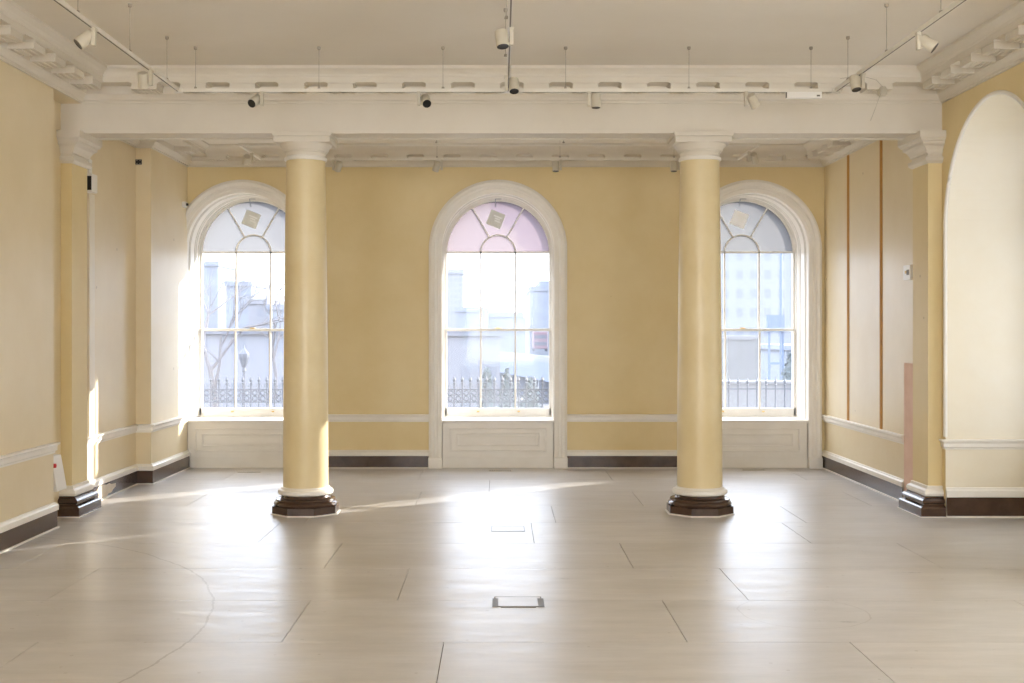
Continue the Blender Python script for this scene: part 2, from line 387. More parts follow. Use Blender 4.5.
# beam
mb = MB(); mb.box(-4.73, 4.76, BF, BB, ZS, TOP)
for (a, b) in ((BF, BF+0.07), (BB-0.07, BB)): mb.box(-4.72, 4.75, a, b, ZS-0.014, ZS)
struct(mb.build('ceiling_beam', M['plaster']), 'off-white cross beam carried by the two columns', 'beam')

# ------------------------------------------------------------------ cornices
def cornice(name, path, z0, ztop, closed=True, lab=None):
    h = (ztop-z0)/0.321
    prof = [(0, 0), (0.022, 0), (0.022, .022), (0.04, .028), (0.052, .05), (0.075, .075), (0.09, .085), (0.09, .105), (0.095, .165), (0.10, .168),
            (0.335, .168), (0.345, .160), (0.345, .215), (0.352, .218), (0.358, .24), (0.375, .262), (0.40, .28), (0.418, .292), (0.418, .321)]
    prof = [(p, z0 + z*h) for p, z in prof]
    mb = MB().sweep(path, prof, closed=closed)
    n = len(path)
    root = mb.build(name, M['plaster']); struct(root, lab, 'cornice')
    zt = z0 + .168*h; zb = z0 + .090*h
    mu = MB()
    P = [Vector(p) for p in path]
    for i in range(n if closed else n-1):
        a, b = P[i], P[(i+1) % n]; d = b-a; Ln = d.length; d.normalize(); nm = Vector((-d.y, d.x))
        if Ln < 1.0: continue
        m = int(Ln/0.515); s0 = (Ln - (m-1)*0.515)/2
        for k in range(m):
            s = s0 + k*0.515; c = a + d*s
            if s < 0.42 or Ln - s < 0.42: continue
            hw = 0.135
            q = []
            for z in (zb, zt+0.002):
                for (u, p) in ((-hw, 0.09), (hw, 0.09), (hw, 0.325), (-hw, 0.325)):
                    v = c + d*u + nm*p; q.append((v.x, v.y, z))
            mu.add(q, [(0,1,2,3),(4,5,6,7),(0,1,5,4),(1,2,6,5),(2,3,7,6),(3,0,4,7)])
            q = []   # small crowning fillet of the block
            for z in (zt-0.016, zt+0.002):
                for (u, p) in ((-hw-.014, 0.09), (hw+.014, 0.09), (hw+.014, 0.334), (-hw-.014, 0.334)):
                    v = c + d*u + nm*p; q.append((v.x, v.y, z))
            mu.add(q, [(0,1,2,3),(4,5,6,7),(0,1,5,4),(1,2,6,5),(2,3,7,6),(3,0,4,7)])
            for iu in range(6):
                for ip in range(3):
                    v = c + d*(-hw+0.03+iu*(2*hw-0.06)/5) + nm*(0.14+ip*0.065)
                    mu.lathe([(0.0135, 0.0), (0.010, 0.011)], (v.x, v.y, zb-0.011), n=6)
    mo = mu.build('mutule_blocks', M['plaster'], parent=root)
    return root
cornice('trim_1', [(XL, YR), (XR, YR), (XR, BF), (XL, BF)], ZK, ZC, lab='off-white cornice with mutule blocks around the front ceiling')
cornice('trim_2', [(XRr, BB), (XRr, YB), (XP, YB), (XP, PY), (XLr, PY), (XLr, BB)], ZKr, ZCr, lab='off-white cornice with mutule blocks around the rear bay ceiling')

# ------------------------------------------------------------------ skirting and dado
SK = [(0, .262), (0.016, .260), (0.022, .245), (0.040, .232), (0.040, .180), (0.030, .176), (0.030, .014), (0.046, .012), (0.046, 0)]
SKM = [0, 0, 0, 0, 0, 1, 0, 0]
SKMAT = [M['white'], M['dark']]
DADO = [(0, .112), (0.05, .108), (0.052, .092), (0.036, .082), (0.030, .066), (0.030, .03), (0.014, .022), (0.012, 0.002), (0, 0)]
def dado(path, z, name):
    o = MB().sweep(path, [(p, z+q) for p, q in DADO]).build(name, M['white']); return struct(o, None, None)
def skirt(path, name, k=1.0):
    o = MB().sweep(path, [(p, z*k) for p, z in SK], mis=SKM).build(name, SKMAT); return struct(o)
skirt([(5.95, 12.82), (XR, 12.82)], 'baseboard_arch', 1.22)
skirt([(XRr, 13.93), (XRr, YB)], 'baseboard_right')
skirt([(WC[2]-1.0, YB), (WC[1]+1.0, YB)], 'baseboard_back'); skirt([(WC[1]-1.0, YB), (WC[0]+1.0, YB)], 'baseboard_back')
skirt([(XP, YB), (XP, PY), (XLr, PY), (XLr, BB+.12)], 'baseboard_left')
skirt([(XLr, 12.12), (XL, 12.12), (XL, YR)], 'baseboard_left')
dado([(5.95, 12.82), (XR, 12.82), (XR, 12.88)], 0.722, 'trim_3')
dado([(XRr, 13.93), (XRr, YB)], 0.668, 'trim_4')
dado([(WC[2]-1.0, YB), (WC[1]+1.0, YB)], 0.668, 'trim_5'); dado([(WC[1]-1.0, YB), (WC[0]+1.0, YB)], 0.668, 'trim_6')
dado([(XP, YB), (XP, PY), (XLr, PY), (XLr, BB)], 0.668, 'trim_7')
dado([(XLr, 12.12), (XL, 12.12), (XL, YR)], 0.755, 'trim_8')
# bead round the edge of the arched recess
mb = MB(); pts = [(XR, 12.82, 0.86)] + [(XR, AY + AR*math.cos(PI*k/48), AZ + AR*math.sin(PI*k/48)) for k in range(49)] + [(XR, AY-AR, 0.3)]
mb.tube([(p[0]-0.003, p[1], p[2]) for p in pts], 0.021, n=10)
struct(mb.build('trim_9', M['white'], smooth=True), 'white bead round the arched recess', 'trim')
# bare light patch on the brown skirting of the left recess
mb = MB(); cx, cz = 14.28, 0.09
ring = []
for k in range(18):
    a = 2*PI*k/18; rr = 1 + 0.22*math.sin(3*a+1) + 0.12*math.sin(7*a)
    ring.append((cx+0.33*rr*math.cos(a), max(0.016, min(0.170, cz+0.085*rr*math.sin(a)))))
vs = [(XLr+0.0305, u, z) for u, z in ring] + [(XLr+0.033, u, z) for u, z in ring]; n_ = len(ring)
mb.add(vs, [tuple(range(n_)), tuple(range(n_, 2*n_))] + [(k, (k+1) % n_, n_+(k+1) % n_, n_+k) for k in range(n_)])
struct(mb.build('trim_10', M['stain']), 'bare patch where brown paint has flaked off the skirting', 'patch')

# ------------------------------------------------------------------ pilasters
def pilaster(path, loc, label):
    root = empty('pilaster', loc, label, 'pilaster', 'pilasters at the ends of the cross beam')
    xs = [p[0] for p in path]; ys = [p[1] for p in path]
    MB().box(min(xs), max(xs), min(ys), max(ys), 0.0, ZS).build('shaft', M['yellow'], root, loc=None)
    cap = [(0, 3.795), (.018, 3.80), (.040, 3.825), (.042, 3.862), (.010, 3.872), (.008, 3.90), (.022, 3.905), (.030, 3.935), (.055, 3.975), (.085, 3.995), (.088, 4.025), (.105, 4.03), (.118, 4.055), (.128, 4.06), (.128, ZS), (0, ZS)]
    MB().sweep(path, cap).build('capital', M['plaster'], root)
    bc = [(0, .325), (.018, .320), (.022, .290), (.050, .272), (.058, .245), (.050, .218), (.0, .216)]
    MB().sweep(path, bc).build('base_moulding', M['white'], root, label='cream upper base moulding')
    bd = [(0, .216), (.050, .214), (.052, .198), (.075, .190), (.092, .170), (.092, .150), (.070, .138), (.072, .125), (.105, .112), (.118, .10), (.118, .012), (.13, .01), (.13, 0), (0, 0)]
    MB().sweep(path, bd, mis=[0]*11+[1, 0]).build('plinth', [M['dark'], M['white']], root, label='glossy dark brown plinth')
    for o in [x for x in bpy.data.objects if x.parent == root]:
        o.location = (-loc[0], -loc[1], -loc[2])
    return root
pilaster([(XLr+.001, BB), (-4.61, BB), (-4.61, BF), (XLr+.001, BF)], (-4.67, 13.16, 0), 'yellow pilaster with white capital against the left wall')
pilaster([(XR-.001, BF), (4.61, BF), (4.61, BB), (XR-.001, BB)], (4.68, 13.16, 0), 'yellow pilaster with white capital beside the arched recess on the right')

# ------------------------------------------------------------------ columns
def column(loc, label):
    root = empty('column', loc, label, 'column', 'pair of round columns under the beam')
    prof = []
    for k in range(13):
        t = k/12; z = 0.292 + t*(3.852-0.292)
        r = 0.246 - 0.034*(t**1.7); prof.append((r, z))
    prof = [(0.262, 0.272), (0.256, 0.285)] + prof
    MB().lathe(prof, n=56).build('shaft', M['shaft'], root, smooth=True)
    MB().lathe([(0.212, 3.845), (0.226, 3.848), (0.232, 3.862), (0.230, 3.882), (0.214, 3.892), (0.212, 3.905)], n=56).build('neck_ring', M['white'], root, smooth=True)
    MB().lathe([(0.214, 3.893), (0.217, 3.93), (0.232, 3.935), (0.234, 3.950), (0.245, 3.955), (0.258, 3.985), (0.282, 4.010), (0.284, 4.024)], n=56).build('echinus', M['plaster'], root, smooth=True)
    a = MB(); a.box(-.305, .305, -.275, .275, 4.022, 4.085); a.box(-.318, .318, -.288, .288, 4.085, ZS)
    a.build('abacus', M['plaster'], root, bevel=0.006)
    MB().lathe([(0.25, .292), (0.262, .285), (0.268, .272), (0.292, .262), (0.302, .240), (0.298, .218), (0.275, .206), (0.262, .204)], n=56).build('base_ring', M['white'], root, smooth=True, label='cream base ring')
    MB().lathe([(0.262, .206), (0.266, .188), (0.275, .176), (0.300, .170), (0.322, .162), (0.326, .150), (0.320, .140), (0.338, .128), (0.346, .112), (0.342, .096), (0.33, .086)], n=56).build('base_torus', M['dark'], root, smooth=True, label='glossy dark brown torus')
    def octa(r, z0, z1, mb, mi=0):
        vs = [(r*math.cos(PI/8+PI/4*k), r*math.sin(PI/8+PI/4*k), z) for z in (z0, z1) for k in range(8)]
        mb.add(vs, [tuple(range(8)), tuple(range(8, 16))] + [(k, (k+1) % 8, 8+(k+1) % 8, 8+k) for k in range(8)], mi)
    p = MB(); octa(0.372, 0.012, 0.088, p, 0); octa(0.388, 0, 0.012, p, 1)
    p.build('plinth', [M['dark'], M['white']], root, label='octagonal dark brown plinth')
    return root
column((-2.130, 13.16, 0), 'yellow round column standing between the left and middle windows')
column((2.190, 13.16, 0), 'yellow round column standing between the middle and right windows')

# ------------------------------------------------------------------ windows
def ring_sweep(mb, c, prof, zlo, xmin=None, N=40, mi=0, zsp=ZSP):
    """profile (radius, y) swept up one leg, over the arch and down the other"""
    st = [('l', zlo)] + [('a', PI - PI*k/N) for k in range(N+1)] + [('r', zlo)]
    vs = []; k = len(prof)
    for kind, t in st:
        for r, y in prof:
            if kind == 'l': x, z = c-r, t
            elif kind == 'r': x, z = c+r, t
            else: x, z = c + r*math.cos(t), zsp + r*math.sin(t)
            if xmin is not None: x = max(x, xmin)
            vs.append((x, y, z))
    fs = [(i*k+a, (i+1)*k+a, (i+1)*k+(a+1) % k, i*k+(a+1) % k) for i in range(len(st)-1) for a in range(k)]
    fs.append(tuple(range(k))); fs.append(tuple((len(st)-1)*k+a for a in range(k)))
    mb.add(vs, fs, mi)

def fan_mesh(c, y, r, inner=None):
    N = 32
    mb = MB(); vs = [(c, y, ZSP)] + [(c + r*math.cos(PI*k/N), y, ZSP + r*math.sin(PI*k/N)) for k in range(N+1)]
    mb.add(vs, [(0, k, k+1) for k in range(1, N+1)])
    return mb

def window(i, c, film, lit_card):
    names = ['left round-headed sash window behind the left column', 'middle round-headed sash window with pink fanlight film', 'right round-headed sash window behind the right column']
    root = empty('window_%d' % (i+1), (c, YB, 0), names[i], 'window', kind='structure')
    xmin = XP-0.01 if i == 0 else None
    W = M['white']; made = []
    def B(mb, name, m, under=None, **k):
        o = mb.build(name, m, under or root, **k)
        if under is None: made.append(o)
        return o
    # architrave on the wall face
    arch = [(RI, YB+0.01), (RI, YB-0.028), (RI+.012, YB-.034), (RI+.045, YB-.034), (RI+.045, YB-.050), (RI+.056, YB-.054), (RI+.062, YB-.046), (RI+.100, YB-.048), (RI+.104, YB-.066), (RI+.125, YB-.082), (RI+.150, YB-.086), (RI+.158, YB-.064), (RI+.176, YB-.060), (RI+.188, YB-.05), (RI+.188, YB+.01)]
    mb = MB(); ring_sweep(mb, c, arch, 0.155, xmin); B(mb, 'architrave', W, smooth=True)
    for sgn in (-1, 1):
        a, b = c+sgn*(RI-0.004), c+sgn*(RI+.194)
        x0, x1 = max(min(a, b), XP-0.01 if i == 0 else -9), max(a, b)
        if x1 - x0 > 0.05:
            B(MB().box(x0, x1, YB-0.085, YB+0.01, 0, 0.157), 'plinth_block', W, bevel=0.006)
    # panelled reveal beads on soffit and jambs
    for yy in (YB+.10, YB+.16, YB+.42, YB+.50):
        mb = MB(); ring_sweep(mb, c, [(RI+.003, yy), (RI-.010, yy+.006), (RI-.010, yy+.022), (RI+.003, yy+.028)], 0.70); B(mb, 'reveal_bead', M['sash'])
    # box frame
    mb = MB(); ring_sweep(mb, c, [(RI+.003, YG-.11), (RI-.014, YG-.11), (RI-.014, YG-.085), (RI-.006, YG-.08), (RI-.006, YG+.03), (RI-.03, YG+.03), (RI-.03, YG+.1), (RI+.003, YG+.1)], 0.70); B(mb, 'outer_frame', M['sash'])
    # arched upper sash
    mb = MB(); ring_sweep(mb, c, [(RI-.006, YG-.022), (.778, YG-.022), (.768, YG-.010), (.768, YG+.028), (RI-.006, YG+.028)], 2.0)
    mb.box(c-.80, c+.80, YG-.02, YG+.028, 1.982, 2.018); B(mb, 'upper_sash', M['sash'])
    mb = MB()
    mb.box(c-.806, c-.768, YG-.075, YG-.026, .70, 2.02); mb.box(c+.768, c+.806, YG-.075, YG-.026, .70, 2.02)
    mb.box(c-.806, c+.806, YG-.075, YG-.026, .72, .824); mb.box(c-.806, c+.806, YG-.08, YG-.026, 1.985, 2.022)
    low = B(mb, 'lower_sash', M['sash'], bevel=0.005)
    for s in (-.26, .26):
        B(MB().box(c+s-.013, c+s+.013, YG-.018, YG+.02, 2.0, ZSP), 'glazing_bar', M['sash'])
        B(MB().box(c+s-.013, c+s+.013, YG-.068, YG-.03, .81, 2.0), 'glazing_bar', M['sash'])
    B(MB().box(c-.775, c+.775, YG-.018, YG+.02, ZSP-.014, ZSP+.014), 'glazing_bar', M['sash'])
    mb = MB(); N = 24; pr = [(.252, YG-.018), (.272, YG-.018), (.272, YG+.02), (.252, YG+.02)]
    vs = [(c+r*math.cos(PI*k/N), y, ZSP+r*math.sin(PI*k/N)) for k in range(N+1) for r, y in pr]
    mb.add(vs, [(k*4+a, (k+1)*4+a, (k+1)*4+(a+1) % 4, k*4+(a+1) % 4) for k in range(N) for a in range(4)]); B(mb, 'fan_ring', M['sash'])
    for ang in (60, 120):
        a = math.radians(ang); rot = Matrix.Rotation(PI/2-a, 3, 'Y')
        rm = (.265+.78)/2; cx, cz = c+rm*math.cos(a), ZSP+rm*math.sin(a); hl = (.78-.265)/2
        B(MB().box(cx-.009, cx+.009, YG-.018, YG+.02, cz-hl, cz+hl, rot=rot), 'fan_bar', M['sash'])
    # glass
    g = MB(); g.add([(c-.78, YG-.05, .80), (c+.78, YG-.05, .80), (c+.78, YG-.05, 2.0), (c-.78, YG-.05, 2.0)], [(0,1,2,3)])
    g.add([(c-.79, YG+.005, 2.0), (c+.79, YG+.005, 2.0), (c+.79, YG+.005, ZSP), (c-.79, YG+.005, ZSP)], [(0,1,2,3)])
    B(g, 'glass', M['glass'])
    B(fan_mesh(c, YG+.005, .79), 'fanlight_film', M[film], label='frosted film over the fanlight')
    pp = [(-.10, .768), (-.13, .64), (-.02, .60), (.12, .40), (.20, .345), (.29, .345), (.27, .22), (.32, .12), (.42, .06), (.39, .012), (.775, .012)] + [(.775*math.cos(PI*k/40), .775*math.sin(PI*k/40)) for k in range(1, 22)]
    pm = MB(); pm.add([(c+x, YG+.009, ZSP+z) for x, z in pp], [tuple(range(len(pp)))])  # tinted sheet cut to the shape of a shadow on the film
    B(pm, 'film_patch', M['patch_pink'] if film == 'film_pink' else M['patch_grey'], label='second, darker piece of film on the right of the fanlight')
    # bottom: lining, sill, apron, plinth
    B(MB().box(c-.806, c+.806, YG-.08, YG+.1, .66, .722), 'bottom_frame', M['sash'])
    B(MB().box(c-.810, c+.810, YB-.022, YG-.075, .655, .694), 'window_board', W, bevel=0.008)
    ap = MB(); ap.box(c-.806, c+.806, YB+.012, YB+.05, .155, .655)
    for (dx, z0, z1, t) in ((.70, .235, .575, .026), (.60, .305, .505, .022)):
        for q in ((c-dx, c+dx, z1-.022, z1), (c-dx, c+dx, z0, z0+.022), (c-dx, c-dx+.022, z0, z1), (c+dx-.022, c+dx, z0, z1)):
            ap.box(q[0], q[1], YB+.012-t, YB+.014, q[2], q[3])
    ap.box(c-.55, c+.55, YB-.004, YB+.014, .355, .455)
    B(ap, 'apron_panel', W, bevel=0.004)
    B(MB().box(c-.806, c+.806, YB+.03, YB+.07, 0, .16), 'apron_plinth', W)
    B(MB().box(c-.806, c+.806, YB+.07, YO-.01, 0, .66), 'under_sill_masonry', W)
    for s in (-.30, .31):
        B(MB().lathe([(0.018, 0), (0.024, .006), (0.020, .014), (0.008, .02)], (c+s, YG-.09, .765), n=12), 'sash_lift', M['brass'], under=low)
    B(MB().box(c-.035, c+.035, YG-.095, YG-.03, 2.02, 2.038), 'sash_catch', M['brass'], under=low)
    # stay bar at the crown
    mb = MB(); mb.tube([(c-.04, YG-.10, ZSP+.80), (c-.04, YG-.06, ZSP+.75), (c-.035, YG-.05, ZSP+.68)], .007, n=6)
    mb.tube([(c-.04, YG-.11, ZSP+.795), (c+.05, YG-.11, ZSP+.795)], .006, n=6); B(mb, 'stay_bar', M['steel'])
    # tilted card on the fanlight glass
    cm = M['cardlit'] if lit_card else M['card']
    rot = Matrix.Rotation(math.radians(22), 3, 'Y'); cx, cz = c-.035, ZSP+.50
    card = MB().box(cx-.115, cx+.115, YG-.008, YG-.004, cz-.115, cz+.115, rot=rot); co = B(card, 'card', cm, label='tilted square card on the fanlight')
    for (dz, w0, w1) in ((.045, -.05, .085), (.012, -.02, .06), (-.022, -.01, .085)):
        off = rot @ Vector(((w0+w1)/2, 0, dz)); hx = (w1-w0)/2
        B(MB().box(cx+off.x-hx, cx+off.x+hx, YG-.011, YG-.009, cz+off.z-.011, cz+off.z+.011, rot=rot), 'card_print', M['print'], under=co)
    for o in made: o.location = Vector(o.location) - Vector((c, YB, 0))
    return root
window(0, WC[0], 'film_white', False)
window(1, WC[1], 'film_pink', False)
window(2, WC[2], 'film_grey', True)

# ------------------------------------------------------------------ lighting tracks
ZT = 4.333; YT = 11.69; TXL, TXR = -3.13, 3.27; TXM = 0.078
def rail(mb, x0, x1, y0, y1):
    mb.box(x0, x1, y0, y1, ZT-.016, ZT+.016)
tr = empty('lighting_track', (0, YT, ZT), 'white lighting track hung on wires in front of the beam', 'lighting track')
def trp(mb, name, m, root, base, label=None):
    o = mb.build(name, m, root, label=label); o.location = (-base[0], -base[1], -base[2]); return o
tb = (0, YT, ZT)
hw = .017
for nm, q in (('rail', (TXL-hw, TXR+hw, YT-hw, YT+hw)), ('rail', (TXL-hw, TXL+hw, -2, YT-hw)), ('rail', (TXM-hw, TXM+hw, -2, YT-hw)), ('rail', (TXR-hw, TXR+hw, -2, YT-hw))):
    mb = MB(); rail(mb, *q)
    # dark conductor groove along the underside
    if q[1]-q[0] > 1: mb.box(q[0]+.02, q[1]-.02, YT-.006, YT+.006, ZT-.0175, ZT-.0155, 1)
    else: mb.box((q[0]+q[1])/2-.006, (q[0]+q[1])/2+.006, q[2], q[3]-.02, ZT-.0175, ZT-.0155, 1)
    trp(mb, nm, [M['track'], M['slot']], tr, tb)
for x in (TXL, TXM, TXR):
    trp(MB().box(x-.04, x+.04, YT-.04, YT+.04, ZT-.02, ZT+.02), 'track_joint', M['track'], tr, tb)
def wire(x, y, root, base, zc=ZC):
    mb = MB().tube([(x, y, ZT+.012), (x, y, zc)], .0028, n=6); mb.lathe([(.016, 0), (.012, .022)], (x, y, ZT+.014), n=10); mb.lathe([(.010, -.03), (.018, -.02), (.018, 0)], (x, y, zc), n=10)
    trp(mb, 'suspension_wire', M['cable'], root, base)
for px in (195.6, 319, 443, 565.7, 689, 811): wire((px-500)*YT/1200, YT, tr, tb)
for y in (11.28, 10.15, 8.9, 6.8, 4.7): wire(TXL, y, tr, tb); wire(TXR, y, tr, tb)
for y in (10.3, 9.05, 6.8, 4.7): wire(TXM-.03, y, tr, tb)

YT1, YT2 = 15.1, 16.37; RL, RR = -3.27, 3.25
tr2 = empty('lighting_track', (0, YT2, ZT), 'white lighting track loop in the rear bay near the windows', 'lighting track'); tb2 = (0, YT2, ZT)
for q in ((RL-hw, RR+hw, YT1-hw, YT1+hw), (RL-hw, RR+hw, YT2-hw, YT2+hw), (RL-hw, RL+hw, YT1+hw, YT2-hw), (RR-hw, RR+hw, YT1+hw, YT2-hw)):
    mb = MB(); rail(mb, *q); trp(mb, 'rail', M['track'], tr2, tb2)
for px in (300, 437, 560, 674): wire((px-500)*YT2/1200, YT2, tr2, tb2, ZCr)
for x in (-2.4, -.8, .8, 2.4): wire(x, YT1, tr2, tb2, ZCr)

def spot(x, y, aim, side, label, group, r=.046, ln=.135, drop=.075):
    """track head: gear box hanging from the rail on one side, arm, tilting cylinder with dark front"""
    root = empty('spotlight', (x, y, ZT), label, 'spotlight', group)
    zb = -.016
    g = MB(); g.box(side*.012-.018, side*.012+.018, -.03, .03, zb-.022, zb+.004); g.box(side*.010-.014, side*.010+.014, -.022, .022, zb-.135, zb-.02)
    g.build('gear_box', M['lamp'], root, bevel=.003)
    d = Vector(aim).normalized(); c = Vector((-side*(r+.012), 0, zb-drop-.01))
    MB().tube([(side*.006, 0, zb-.118), (-side*.006, 0, zb-.118), (c.x+side*.01, 0, zb-.105)], .007, n=8).build('arm', M['lamp'], root)
    q = Vector((0, 0, -1)).rotation_difference(d).to_matrix()
    b = MB(); b.lathe([(r*.93, ln/2), (r, ln/2-.006), (r, -ln/2+.004), (r*.97, -ln/2), (r*.9, -ln/2), (r*.86, -ln/2+.014)], n=28)
    b.v = [tuple(c + q @ Vector(p)) for p in b.v]; bo = b.build('lamp_body', M['lamp'], root, smooth=True)
    f = MB(); f.lathe([(r*.9, -ln/2+.016), (r*.9, -ln/2-.0015), (r*.7, -ln/2+.0005)], n=28)
    f.v = [tuple(c + q @ Vector(p)) for p in f.v]; f.build('lens', M['black'], bo, smooth=True)
    return root
G1 = 'spotlights on the front track'; G2 = 'spotlights on the rear track'
X1 = lambda px: (px-500)*YT/1200
X2 = lambda px: (px-500)*YT2/1200
spot(TXL, 9.22, (-.6, -.35, -.6), 1, 'spotlight near the ceiling corner on the left track arm, nearest one', G1, r=.05, ln=.13)
spot(TXL, 10.72, (-.1, .5, -.8), 1, 'spotlight on the left track arm just before its corner', G1)
spot(X1(261), YT, (-.35, -.8, -.55), 1, 'spotlight facing forward above the left column', G1)
spot(X1(420), YT, (.2, -.85, -.6), -1, 'spotlight facing forward left of centre on the front track', G1)
spot(TXM, 9.2, (.1, -.25, -1), 1, 'larger spotlight hanging from the middle track arm at the top edge', G1, r=.05, ln=.13)
spot(TXM-.01, 10.95, (.05, -.5, -1), -1, 'spotlight on the middle track arm just before it meets the cross rail', G1)
spot(X1(590), YT, (0, -.08, -1), -1, 'spotlight pointing straight down right of centre on the front track', G1)
spot(X1(747), YT, (.5, .5, -.8), -1, 'spotlight tilted sideways above and right of the right column', G1)
spot(TXR, 10.85, (.08, -.35, -1), 1, 'spotlight on the right track arm near its corner', G1)
spot(TXR, 9.35, (.75, -.3, -.62), -1, 'tilted spotlight high on the right track arm, nearest one', G1, r=.05, ln=.13)
spot(RL, 15.75, (-.3, .8, -.6), 1, 'rear spotlight above the left window', G2)
spot(X2(334), YT2, (-.3, .5, -.9), -1, 'rear spotlight peeping out right of the left column', G2)
spot(X2(441), YT2, (-.35, .4, -.9), 1, 'rear spotlight above the left edge of the middle window', G2)
spot(X2(560), YT2, (0, -.15, -1), 1, 'rear spotlight above the right edge of the middle window', G2)
spot(X2(678), YT2, (0, -.15, -1), 1, 'rear spotlight just left of the right column', G2)
spot(RR, 15.6, (.35, .6, -.7), -1, 'rear spotlight above the right window', G2)
# driver box under the front rail
drv = empty('track_driver', (X1(804), YT, ZT-.016), 'long white driver box clipped under the front track at right', 'driver box')
MB().box(-.17, .17, -.02, .02, -.062, 0).build('case', M['plastic'], drv, bevel=.004)
MB().box(.12, .15, -.021, -.019, -.045, -.03).build('switch', M['slot'], drv); MB().box(-.175, -.165, -.016, .016, -.055, -.006).build('end_cap', M['slot'], drv)
# small box under the cornice with a loose cable
jb = empty('junction_box', (4.02, 12.62, ZK+.118), 'small grey box under the cornice with a dangling cable', 'junction box')
j = MB().lathe([(.03, -.10), (.048, -.085), (.052, -.03), (.04, 0)], n=14).build('housing', M['lamp'], jb, smooth=True)
MB().tube([(-.03, -.05, -.08), (-.08, -.12, -.16), (-.12, -.14, -.26), (-.17, -.15, -.38)], .0025, n=5).build('cable', M['cable'], jb)
MB().tube([(0, -.03, -.01), (-.1, -.12, .05), (-.3, -.2, .08), (-.52, -.28, .03)], .0022, n=5).build('cable', M['cable'], jb)

# ------------------------------------------------------------------ wall fittings
def onwall(name, base, label, cat): return empty(name, base, label, cat)
# sensor with conduit on the left recess wall
t = onwall('wall_sensor', (XLr, 13.72, 3.55), 'white box sensor high on the left wall beside the pilaster', 'sensor')
MB().box(0, .10, -.09, .09, .02, .23).build('case', M['plastic'], t, bevel=.01)
MB().box(.02, .09, -.098, -.088, .04, .2).build('side_vent', M['black'], t)
MB().box(0, .05, -.05, .05, .23, .40).build('cable_cover', M['plastic'], t)
c = tag(MB().box(XLr, XLr+.03, 13.74, 13.92, .78, 3.565).build('cable_trunking', M['cream'], bevel=.004), 'pale trunking running down the left wall below the sensor', 'trunking')
# break-glass style unit with red button
t = onwall('wall_switch_box', (XLr, 12.52, .33), 'white angled box with red button low in the left recess', 'switch box')
mb = MB(); mb.add([(0,-.14,0),(0,.14,0),(.165,.14,0),(.165,-.14,0),(0,-.14,.36),(0,.14,.36),(.10,.14,.36),(.10,-.14,.36)], [(0,1,2,3),(4,5,6,7),(0,1,5,4),(1,2,6,5),(2,3,7,6),(3,0,4,7)])
mb.build('case', M['plastic'], t, bevel=.008); MB().lathe([(.03, 0), (.034, .02), (.03, .04)], (.125, -.15, .25), n=14).build('button', M['red'], t)
# black grille plate on second pier
t = onwall('vent_plate', (-4.69, PY, 4.18), 'small black four-hole plate on the left pier', 'vent plate')
MB().box(-.04, .04, -.012, 0, -.032, .032).build('plate', M['black'], t)
for dx in (-.02, .02):
    for dz in (-.02, .02): MB().box(dx-.007, dx+.007, -.014, -.011, dz-.007, dz+.007).build('hole', M['cable'], t)
# small camera near left window
t = onwall('security_sensor', (XP, 17.15, 3.79), 'small white and black sensor beside the left window arch', 'sensor')
MB().box(0, .05, -.06, .06, -.04, .04).build('case', M['plastic'], t, bevel=.006); MB().lathe([(.028, 0), (.028, .035)], (.05, 0, -.015), n=14).build('lens', M['black'], t)
# control plate on right wall
t = onwall('control_plate', (XRr, 13.80, 2.66), 'small beige control plate on the right bay wall', 'wall plate')
MB().box(-.03, 0, -.14, .10, -.085, .085).build('plate', M['plastic'], t, bevel=.004); MB().box(-.036, -.028, -.10, -.03, -.03, .03).build('rocker', M['slot'], t)
MB().box(-.04, -.028, -.02, .02, -.012, .02).build('knob', M['brass'], t)
# right bay: timber strips between boarded panels, bare plaster strip
for k, (y, lab) in enumerate(((16.2, 'far orange-brown timber strip on the right wall, nearer the window'), (14.8, 'near orange-brown timber strip on the right wall'))):
    tag(MB().box(XRr-.006, XRr, y-.055, y+.04, .78, ZKr+.01).build('timber_strip', M['batten']), lab, 'timber strip', 'timber strips on the right bay wall')
for (a, b) in ((14.83, 16.155), (16.23, YB-.0), (13.95, 14.755)):
    pass
tag(MB().box(XRr-.010, XRr, 13.54, 13.93, .02, 1.62).build('bare_plaster_strip', M['pink']), 'pink bare plaster strip on the right wall beside the pilaster', 'plaster strip')

# ------------------------------------------------------------------ floor fittings
def hatch(x0, x1, y0, y1, label, corners):
    cx, cy = (x0+x1)/2, (y0+y1)/2
    t = empty('floor_hatch', (cx, cy, 0), label, 'floor hatch', 'floor socket hatches')
    w_, h_ = (x1-x0)/2, (y1-y0)/2
    MB().box(-w_, w_, -h_, h_, 0, .003).build('lid', M['lid'], t)
    f = MB(); s = .007
    f.box(-w_, w_, -h_-s, -h_, 0, .004); f.box(-w_, w_, h_, h_+s, 0, .004); f.box(-w_-s, -w_, -h_-s, h_+s, 0, .004); f.box(w_, w_+s, -h_-s, h_+s, 0, .004)
    f.build('frame', M['slot'] if corners else M['steel'], t)
    if corners:
        for sx_ in (-1, 1): 
            k = MB(); k.box(sx_*w_-.022, sx_*w_+.022, -h_-.02, h_*.6, .003, .006); k.build('hinge', M['steel'], t)
        MB().box(-w_+.04, w_-.04, -h_-.035, -h_-.012, .0, .004).build('lower_lip', M['slot'], t)
hatch(-.035, .30, 8.68, 8.98, 'nearer metal-framed floor hatch in the middle of the floor', True)
hatch(-.08, .24, 11.92, 12.22, 'farther faint floor hatch between the columns', False)
